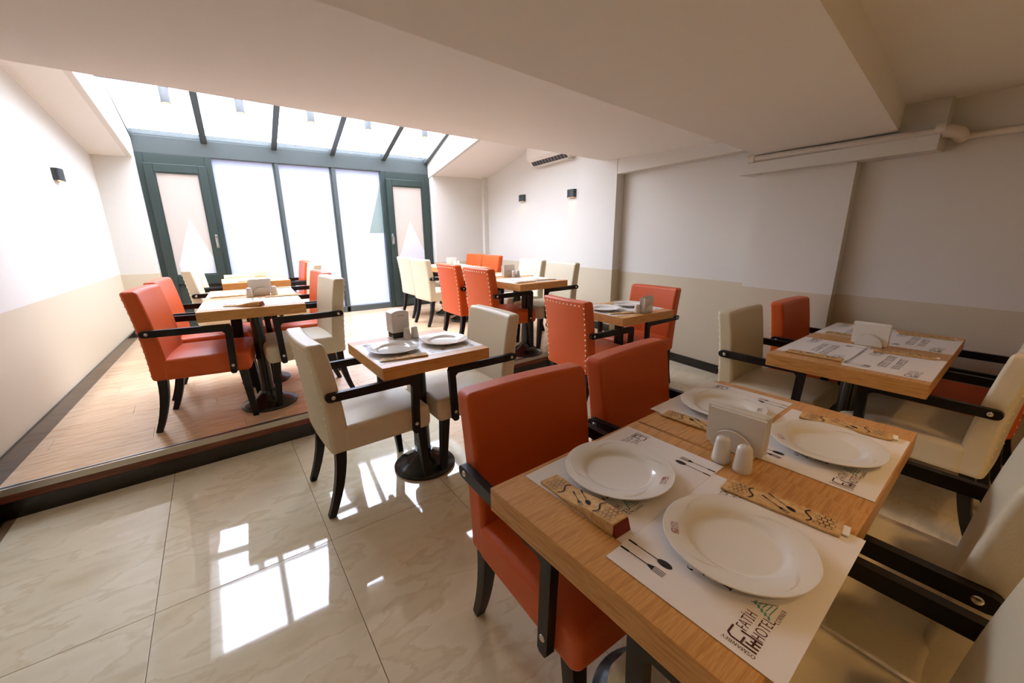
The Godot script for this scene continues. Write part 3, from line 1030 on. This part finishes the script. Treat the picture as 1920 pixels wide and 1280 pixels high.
# the printed hotel logo; its frame stands upright for the reader, "o" is the lower left corner
func logo(dark: SurfaceTool, teal: SurfaceTool, thin: SurfaceTool, o: Vector2, flip: float, lift: Callable) -> void:
	var r := func(x: float, y: float) -> Vector2: return o + Vector2(x, -y).rotated(flip)
	var w := 0.0030
	# big F over H monogram
	for s in [[[0.002, 0.000], [0.002, 0.036], [0.006, 0.042], [0.024, 0.042]], [[0.002, 0.022], [0.016, 0.022]], [[0.009, 0.000], [0.009, 0.018]], [[0.009, 0.009], [0.023, 0.009]], [[0.023, 0.000], [0.023, 0.030]], [[0.016, 0.000], [0.016, 0.014]]]:
		stroke(dark, s.map(func(p): return r.call(p[0], p[1])), w, lift)
	lettering(dark, "FATİH", 0.0155, r.call(0.027, 0.024), flip, lift, 0.78)
	lettering(dark, "HOTEL", 0.0155, r.call(0.026, 0.001), flip, lift, 0.82)
	lettering(thin, "OSMANBEY", 0.0058, r.call(-0.003, -0.001), flip - PI / 2, lift, 1.15)
	lettering(thin, "CORNER", 0.0062, r.call(0.076, -0.003), flip, lift, 1.1)
	# green striped gable
	for k in 5:
		var y := 0.010 + k * 0.0062
		stroke(teal, [r.call(0.074 + 0.0035 * k, y), r.call(0.081 + 0.0035 * k, y + 0.003)], 0.0034, lift)
		stroke(teal, [r.call(0.083 + 0.0035 * k, y + 0.003), r.call(0.110 - 0.0035 * k, y)], 0.0016, lift)
	stroke(thin, [r.call(0.088, 0.042), r.call(0.113, 0.010)], 0.0010, lift)

func make_mat(label: String) -> Node3D:
	var t := thing("placemat", label, "placemat", Vector3.ZERO, 0.0, "printed paper placemats")
	part("sheet", block_mesh(Vector3(-0.214, 0.0, -0.1485), Vector3(0.214, 0.0007, 0.1485)), M.paper, t)
	var up := flat(0.0011)
	for k in 2:
		var s := 1.0 - 2.0 * k
		var mono := begin()
		var green := begin()
		var small := begin()
		logo(mono, green, small, Vector2(-0.194, 0.106) * s, PI * k, up)
		part("logo_print", mono.commit(), M.maroon, t)
		part("gable_print", green.commit(), M.teal, t)
		part("small_print", small.commit(), M.ink, t)
	var drawn := begin()
	cutlery_print(drawn, Vector2(-0.158, -0.10), 0.0, up)
	part("cutlery_print", drawn.commit(), M.ink, t)
	var dark := begin()
	var thin := begin()
	lettering(thin, "‘AFİYET OLSUN’", 0.030, Vector2(-0.122, -0.010), 0.0, up, 0.82, "Droid Serif")
	lettering(dark, "BON APPETIT", 0.026, Vector2(-0.112, 0.034), 0.0, up, 0.9, "Droid Serif")
	part("maroon_lettering", dark.commit(), M.maroon, t)
	part("black_lettering", thin.commit(), M.ink, t)
	return t

func rim_y(p: Vector2) -> float:
	var r := p.length()
	return lerpf(0.0155, 0.0222, clampf((r - 0.092) / 0.038, 0.0, 1.0)) + 0.0005

func make_plate(label: String) -> Node3D:
	var t := thing("dinner_plate", label, "plate", Vector3.ZERO, 0.0, "white hotel plates")
	part("dish", lathe_mesh([Vector2(0.0, 0.0055), Vector2(0.074, 0.0058), Vector2(0.080, 0.0070), Vector2(0.086, 0.0115), Vector2(0.092, 0.0155), Vector2(0.110, 0.0185), Vector2(0.1300, 0.0222), Vector2(0.1330, 0.0222), Vector2(0.1338, 0.0205), Vector2(0.1310, 0.0188), Vector2(0.095, 0.0095), Vector2(0.082, 0.0025), Vector2(0.080, 0.0), Vector2(0.072, 0.0), Vector2(0.070, 0.0025), Vector2(0.0, 0.0025)], 72), M.ceramic, t)
	# raised swirls of the rim
	var st := begin()
	for g in 4:
		for k in 3:
			var pts := []
			for i in 9:
				var a := 0.5 + g * PI / 2 + k * 0.10 + i * 0.055
				var r := 0.097 + 0.003 * k + 0.0185 * sin(i / 8.0 * PI * 0.5)
				pts.append(Vector3(cos(a) * r, rim_y(Vector2(r, 0)) - 0.0006, sin(a) * r))
			sweep(st, pts, pts.map(func(_p): return 0.0005), 6, Vector3.UP)
	part("rim_relief", st.commit(), M.ceramic, t)
	# logo printed on the rim
	st = begin()
	var o := Vector2(-0.018, -0.104)
	for s in [[[0.0, 0.0], [0.0, 0.013], [0.009, 0.013]], [[0.0, 0.007], [0.006, 0.007]], [[0.004, 0.0], [0.004, 0.005]], [[0.009, 0.0], [0.009, 0.010]], [[0.004, 0.003], [0.009, 0.003]]]:
		stroke(st, s.map(func(p): return o + Vector2(p[0], -p[1])), 0.0017, rim_y)
	lettering(st, "FATİH", 0.0058, o + Vector2(0.0115, -0.0075), 0.0, rim_y, 0.95)
	lettering(st, "HOTEL", 0.0058, o + Vector2(0.0115, 0.0), 0.0, rim_y, 0.95)
	part("printed_logo", st.commit(), M.plate_red, t)
	return t

func make_sleeve(label: String, puff: float) -> Node3D:
	var t := thing("cutlery_sleeve", label, "cutlery sleeve", Vector3.ZERO, 0.0, "kraft paper cutlery sleeves")
	var L := 0.225
	var W := 0.054
	var thick := func(z: float) -> float: return 0.0065 + puff * smoothstep(-0.06, 0.10, z)
	var bend := func(p: Vector3) -> Vector3:
		var k: float = thick.call(p.z) / 0.0065
		return Vector3(p.x * (1.0 - 0.10 * smoothstep(0.0, 0.03, puff * smoothstep(0.0, 0.1, p.z))) + 0.0012 * sin(p.z * 61.0), p.y * k + 0.0006 * sin(p.z * 83.0 + p.x * 90.0) * clampf(p.y / 0.006, 0, 1), p.z)
	var st := begin()
	rbox(st, Vector3(0, 0.00325, 0), Vector3(W, 0.0065, L), 0.0024, 2, 10, bend)
	part("sleeve", st.commit(), M.kraft, t)
	var lift := func(p: Vector2) -> float: return thick.call(p.y) + 0.0011
	var ink := begin()
	for e in [-1.0, 1.0]:
		var fine := begin()
		# wavy band and a honeycomb beyond it
		var wave := []
		for i in 9:
			wave.append(Vector2(-0.022 + i * 0.0055, e * 0.055 + 0.007 * sin(i / 8.0 * TAU)))
		stroke(ink, wave, 0.0034, lift)
		for i in 4:
			for j in 3:
				var c := Vector2(-0.0165 + i * 0.011, e * (0.072 + j * 0.0098) + (0.0048 if i % 2 == 1 else 0.0))
				var hex := []
				for k in 7:
					hex.append(c + Vector2(0.0062, 0).rotated(k * PI / 3))
				stroke(fine, hex, 0.0007, lift)
		part("honeycomb_print", fine.commit(), M.grey_ink if puff > 0.0 else M.ink, t)
	cutlery_print(ink, Vector2(0, 0.0), 0.5, lift, 0.72)
	part("black_print", ink.commit(), M.ink, t)
	# what shows at the open end
	if puff > 0.0:
		st = begin()
		var y: float = thick.call(0.11)
		hexa(st, [Vector3(-0.0225, 0.001, 0.121), Vector3(0.0225, 0.001, 0.121), Vector3(0.0225, 0.001, 0.100), Vector3(-0.0225, 0.001, 0.100)], [Vector3(-0.0215, y - 0.003, 0.114), Vector3(0.0215, y - 0.003, 0.114), Vector3(0.0215, y - 0.003, 0.100), Vector3(-0.0215, y - 0.003, 0.100)])
		part("open_mouth", st.commit(), M.lining, t)
	else:
		part("napkin_tip", rbox_mesh(Vector3(0.004, 0.003, 0.1165), Vector3(0.034, 0.004, 0.016), 0.0012, 1), M.napkin, t)
	return t

func make_shaker(label: String) -> Node3D:
	var t := thing("shaker", label, "shaker", Vector3.ZERO, 0.0, "white ceramic shakers")
	part("pot", lathe_mesh([Vector2(0.0, 0.0), Vector2(0.0215, 0.0), Vector2(0.0235, 0.003), Vector2(0.0232, 0.012), Vector2(0.0180, 0.060), Vector2(0.0165, 0.066), Vector2(0.0125, 0.0695), Vector2(0.0, 0.071)], 28), M.ceramic, t)
	var st := begin()
	for k in 3:
		var a := k * TAU / 3.0
		lathe(st, [Vector2(0.0, 0.0004), Vector2(0.0012, 0.0003), Vector2(0.0014, 0.0)], 8, Transform3D(Basis(), Vector3(cos(a) * 0.006, 0.0703, sin(a) * 0.006)))
	part("pour_holes", st.commit(), M.ink, t)
	return t

func make_holder(label: String) -> Node3D:
	var t := thing("napkin_holder", label, "napkin holder", Vector3.ZERO, 0.0, "white ceramic napkin holders")
	part("base", rbox_mesh(Vector3(0, 0.005, 0), Vector3(0.115, 0.010, 0.05), 0.004, 2), M.ceramic, t)
	for s in [-1.0, 1.0]:
		var st := begin()
		var arc := PackedVector2Array()
		for k in 17:
			var a := PI * k / 16.0
			arc.append(Vector2(0.056 * cos(a), 0.006 + 0.058 * sin(a)))
		extrude(st, arc, -0.003, 0.003, Transform3D(Basis(Vector3.RIGHT, s * 0.10), Vector3(0, 0.002, 0.0235 * s)))
		part("side_plate", st.commit(), M.ceramic, t)
	return t

func make_napkins(label: String) -> Node3D:
	var t := thing("paper_napkins", label, "napkins", Vector3.ZERO, 0.0, "folded napkins in holders")
	for k in 7:
		var st := begin()
		var z := -0.0165 + k * 0.0055
		var dx := rng.randf_range(-0.004, 0.004)
		var hh := 0.112 + rng.randf_range(-0.004, 0.003)
		var w := 0.072
		var lean := rng.randf_range(-0.02, 0.02)
		hexa(st, [Vector3(-w + dx, 0.0, z + 0.0024), Vector3(w + dx, 0.0, z + 0.0024), Vector3(w + dx, 0.0, z - 0.0024), Vector3(-w + dx, 0.0, z - 0.0024)],
			[Vector3(-w + dx + lean * 0.1, hh, z * 1.2 + 0.0022), Vector3(w + dx + lean * 0.1, hh, z * 1.2 + 0.0022), Vector3(w + dx + lean * 0.1, hh - 0.003, z * 1.2 - 0.0022), Vector3(-w + dx + lean * 0.1, hh - 0.003, z * 1.2 - 0.0022)])
		part("napkin", st.commit(), M.napkin, t)
	return t

var proto := {}
func put(kind: String, label: String, at: Vector3, turn: float) -> Node3D:
	var names := {"mat": "placemat", "plate": "dinner_plate", "sleeve": "cutlery_sleeve", "fat_sleeve": "cutlery_sleeve", "shaker": "shaker", "holder": "napkin_holder", "napkins": "paper_napkins"}
	if not proto.has(kind):
		var o: Node3D
		match kind:
			"mat": o = make_mat(label)
			"plate": o = make_plate(label)
			"sleeve": o = make_sleeve(label, 0.0)
			"fat_sleeve": o = make_sleeve(label, 0.022)
			"shaker": o = make_shaker(label)
			"holder": o = make_holder(label)
			"napkins": o = make_napkins(label)
		proto[kind] = o
		o.position = at
		o.rotation.y = turn
		return o
	return dup(proto[kind], names[kind], label, at, turn)

# one cover: mat, plate and sleeve. "turn" is the angle of the direction from the table towards the guest
func cover(at: Vector3, turn: float, where: String, plate := NAN, sleeve := "sleeve", sleeve_shift := Vector2(0.186, 0.0), sleeve_turn := 0.0, plate_at := Vector3.ZERO) -> void:
	var b := Basis(Vector3.UP, turn)
	put("mat", "printed white paper placemat " + where, at, turn)
	if not is_nan(plate):
		var p := plate_at if plate_at != Vector3.ZERO else at
		put("plate", "round white plate " + where, Vector3(p.x, at.y + 0.0015, p.z), plate)
	if sleeve:
		put(sleeve, "brown paper cutlery sleeve " + where, at + b * Vector3(sleeve_shift.x, 0.0016, sleeve_shift.y), turn + sleeve_turn)

func build_table_ware() -> void:
	var y := 0.7502
	# nearest pair of tables
	var f := deg_to_rad(4.2)
	cover(Vector3(0.7505, y, -0.592), PI + f, "before the large orange-red chair", deg_to_rad(-158), "fat_sleeve", Vector2(0.187, -0.015), PI - 0.06, Vector3(0.724, 0, -0.595))
	cover(Vector3(0.7205, y + 0.0009, -0.291), f, "nearest the viewer, at the bottom of the picture", deg_to_rad(38), "sleeve", Vector2(0.196, 0.0), 0.10, Vector3(0.719, 0, -0.297))
	cover(Vector3(1.345, y, -0.668), PI + f, "at the far side of the front right table half", deg_to_rad(-158), "sleeve", Vector2(0.205, -0.02), 0.05, Vector3(1.322, 0, -0.657))
	cover(Vector3(1.312, y + 0.0009, -0.352), f, "at the near side of the front right table half", deg_to_rad(38), "sleeve", Vector2(0.186, 0.0), 0.12, Vector3(1.297, 0, -0.347))
	put("holder", "white ceramic napkin holder on the front tables", Vector3(1.085, y, -0.490), PI / 2 + 0.10)
	put("napkins", "tall stack of white napkins on the front tables", Vector3(1.085, y + 0.0102, -0.490), PI / 2 + 0.10)
	put("shaker", "white shaker on the front tables, nearer the viewer", Vector3(0.996, y, -0.424), 0.0)
	put("shaker", "white shaker on the front tables, nearer the orange-red chairs", Vector3(0.998, y, -0.481), 0.4)
	# small table by the step
	cover(Vector3(0.632, y, -2.080), -PI / 2 + 0.04, "in front of the left cream chair of the small table", deg_to_rad(200), "sleeve", Vector2(0.182, 0.005), -0.15, Vector3(0.630, 0, -2.060))
	cover(Vector3(0.918, y, -2.085), PI / 2 + 0.04, "in front of the right cream chair of the small table", deg_to_rad(20), "", Vector2.ZERO, 0.0, Vector3(0.926, 0, -2.065))
	var dsp := thing("napkin_dispenser", "white boxy napkin dispenser with a black window base", "napkin dispenser", Vector3(0.752, y, -2.335), 0.06)
	var st := begin()
	var prof := PackedVector2Array([Vector2(-0.052, 0.040), Vector2(0.052, 0.040)])
	for k in 9:
		var a := lerpf(0.10 * PI, 0.90 * PI, k / 8.0)
		prof.append(Vector2(0.0547 * cos(a) , 0.152 + 0.018 * sin(a)))
	extrude(st, prof, -0.045, 0.045)
	part("cover", st.commit(), M.plastic, dsp)
	part("window_base", rbox_mesh(Vector3(0, 0.021, 0), Vector3(0.098, 0.042, 0.084), 0.006, 2), M.smoked, dsp)
	part("foot", rbox_mesh(Vector3(0, 0.003, 0), Vector3(0.106, 0.006, 0.092), 0.002, 1), M.plastic, dsp)
	st = begin()
	lettering(st, "Focus", 0.010, Vector2(-0.014, 0.0), 0.0, flat(0.0), 1.1)
	part("printed_name", st.commit(), M.ink, dsp, Vector3(0, 0.136, 0.0456), Vector3(PI / 2, 0, 0))
	put("shaker", "white shaker before the napkin dispenser, left one", Vector3(0.778, y, -2.262), 0.0)
	put("shaker", "white shaker before the napkin dispenser, right one", Vector3(0.828, y, -2.270), 0.3)
	# small table by the niche
	cover(Vector3(2.425, y, -2.210), -PI / 2 - 0.02, "in front of the studded orange chair by the niche", deg_to_rad(200), "sleeve", Vector2(0.172, 0.01), -0.25, Vector3(2.415, 0, -2.225))
	cover(Vector3(2.708, y, -2.205), PI / 2 - 0.02, "in front of the orange chair against the niche wall", deg_to_rad(20), "sleeve", Vector2(0.180, 0.0), 0.1, Vector3(2.725, 0, -2.235))
	put("holder", "white ceramic napkin holder on the table by the niche", Vector3(2.600, y, -1.968), 0.20)
	put("napkins", "stack of white napkins on the table by the niche", Vector3(2.600, y + 0.0102, -1.968), 0.20)
	put("shaker", "white shaker beside the napkins by the niche", Vector3(2.510, y, -1.985), 0.0)
	# pair of tables by the near right wall
	var g := deg_to_rad(3.5)
	cover(Vector3(2.490, y, -0.755), PI + g, "in front of the beige chair by the pier", NAN, "sleeve", Vector2(0.195, -0.01), 0.04)
	cover(Vector3(2.458, y, -0.470), g, "in front of the cream chair at the right edge", NAN, "sleeve", Vector2(0.205, 0.0), 0.16)
	cover(Vector3(3.090, y, -0.795), PI + g, "in front of the orange chair by the pier", NAN, "sleeve", Vector2(0.175, -0.01), 0.05)
	cover(Vector3(3.050, y, -0.505), g, "in front of the hidden orange chair at the wall", NAN, "sleeve", Vector2(0.186, 0.0), 0.08)
	put("holder", "white ceramic napkin holder on the near right tables", Vector3(2.742, y, -0.640), PI / 2 + 0.08)
	put("napkins", "stack of white napkins on the near right tables", Vector3(2.742, y + 0.0102, -0.640), PI / 2 + 0.08)
	# left platform row
	var p := y + HP
	for k in 2:
		var c: Vector3 = [Vector3(0.060, p, -3.275), Vector3(0.150, p, -5.082)][k]
		var d: Vector3 = [Vector3(0.076, p, -3.865), Vector3(0.163, p, -5.672)][k]
		var a: float = [deg_to_rad(-1.5), deg_to_rad(1.3)][k]
		var n: String = ["front", "rear"][k]
		cover(c + Vector3(-0.142, 0, 0.0), -PI / 2 + a, "on the near table of the %s left platform pair, wall side" % n, NAN, "fat_sleeve" if k == 0 else "sleeve", Vector2(0.180, -0.09), PI - 0.5 if k == 0 else 0.1)
		cover(c + Vector3(0.142, 0, 0.0), PI / 2 + a, "on the near table of the %s left platform pair, window side" % n, NAN, "sleeve", Vector2(0.182, 0.05), -0.1)
		cover(d + Vector3(-0.142, 0, 0.0), -PI / 2 + a, "on the far table of the %s left platform pair, wall side" % n, NAN, "sleeve", Vector2(0.180, 0.0), 0.05)
		cover(d + Vector3(0.142, 0, 0.0), PI / 2 + a, "on the far table of the %s left platform pair, window side" % n, NAN, "sleeve", Vector2(0.180, 0.03), 0.05)
		var mid := (c + d) / 2.0 + Vector3(0.06, 0, -0.04)
		put("holder", "white ceramic napkin holder on the %s left platform pair" % n, mid, 0.08)
		put("napkins", "stack of white napkins on the %s left platform pair" % n, mid + Vector3(0, 0.0102, 0), 0.08)
		if k == 0:
			put("shaker", "left shaker before the napkins, front left platform pair", mid + Vector3(-0.075, 0, 0.055), 0.0)
			put("shaker", "right shaker before the napkins, front left platform pair", mid + Vector3(0.085, 0, 0.05), 0.0)
	# right platform row
	for k in 2:
		var c: Vector3 = [Vector3(2.350, p, -3.229), Vector3(2.600, p, -5.105)][k]
		var d: Vector3 = [Vector3(2.380, p, -3.819), Vector3(2.630, p, -5.695)][k]
		var a := deg_to_rad(2.9)
		var n: String = ["front", "rear"][k]
		cover(c + Vector3(-0.142, 0, 0.0), -PI / 2 + a, "on the near table of the %s right platform pair, door side" % n, NAN, "sleeve", Vector2(0.180, 0.0), 0.05)
		cover(c + Vector3(0.142, 0, 0.0), PI / 2 + a, "on the near table of the %s right platform pair, wall side" % n, NAN, "sleeve", Vector2(-0.150, -0.02), -0.12)
		cover(d + Vector3(-0.142, 0, 0.0), -PI / 2 + a, "on the far table of the %s right platform pair, door side" % n, NAN, "sleeve", Vector2(0.180, 0.0), 0.05)
		cover(d + Vector3(0.142, 0, 0.0), PI / 2 + a, "on the far table of the %s right platform pair, wall side" % n, NAN, "sleeve", Vector2(0.180, 0.0), 0.05)
		var mid := (c + d) / 2.0 + Vector3(0.02, 0, -0.06)
		put("holder", "white ceramic napkin holder on the %s right platform pair" % n, mid, 0.08)
		put("napkins", "stack of white napkins on the %s right platform pair" % n, mid + Vector3(0, 0.0102, 0), 0.08)
		put("shaker", "left shaker before the napkins, %s right platform pair" % n, mid + Vector3(0.02, 0, 0.075), 0.0)
		put("shaker", "right shaker before the napkins, %s right platform pair" % n, mid + Vector3(0.075, 0, 0.07), 0.0)
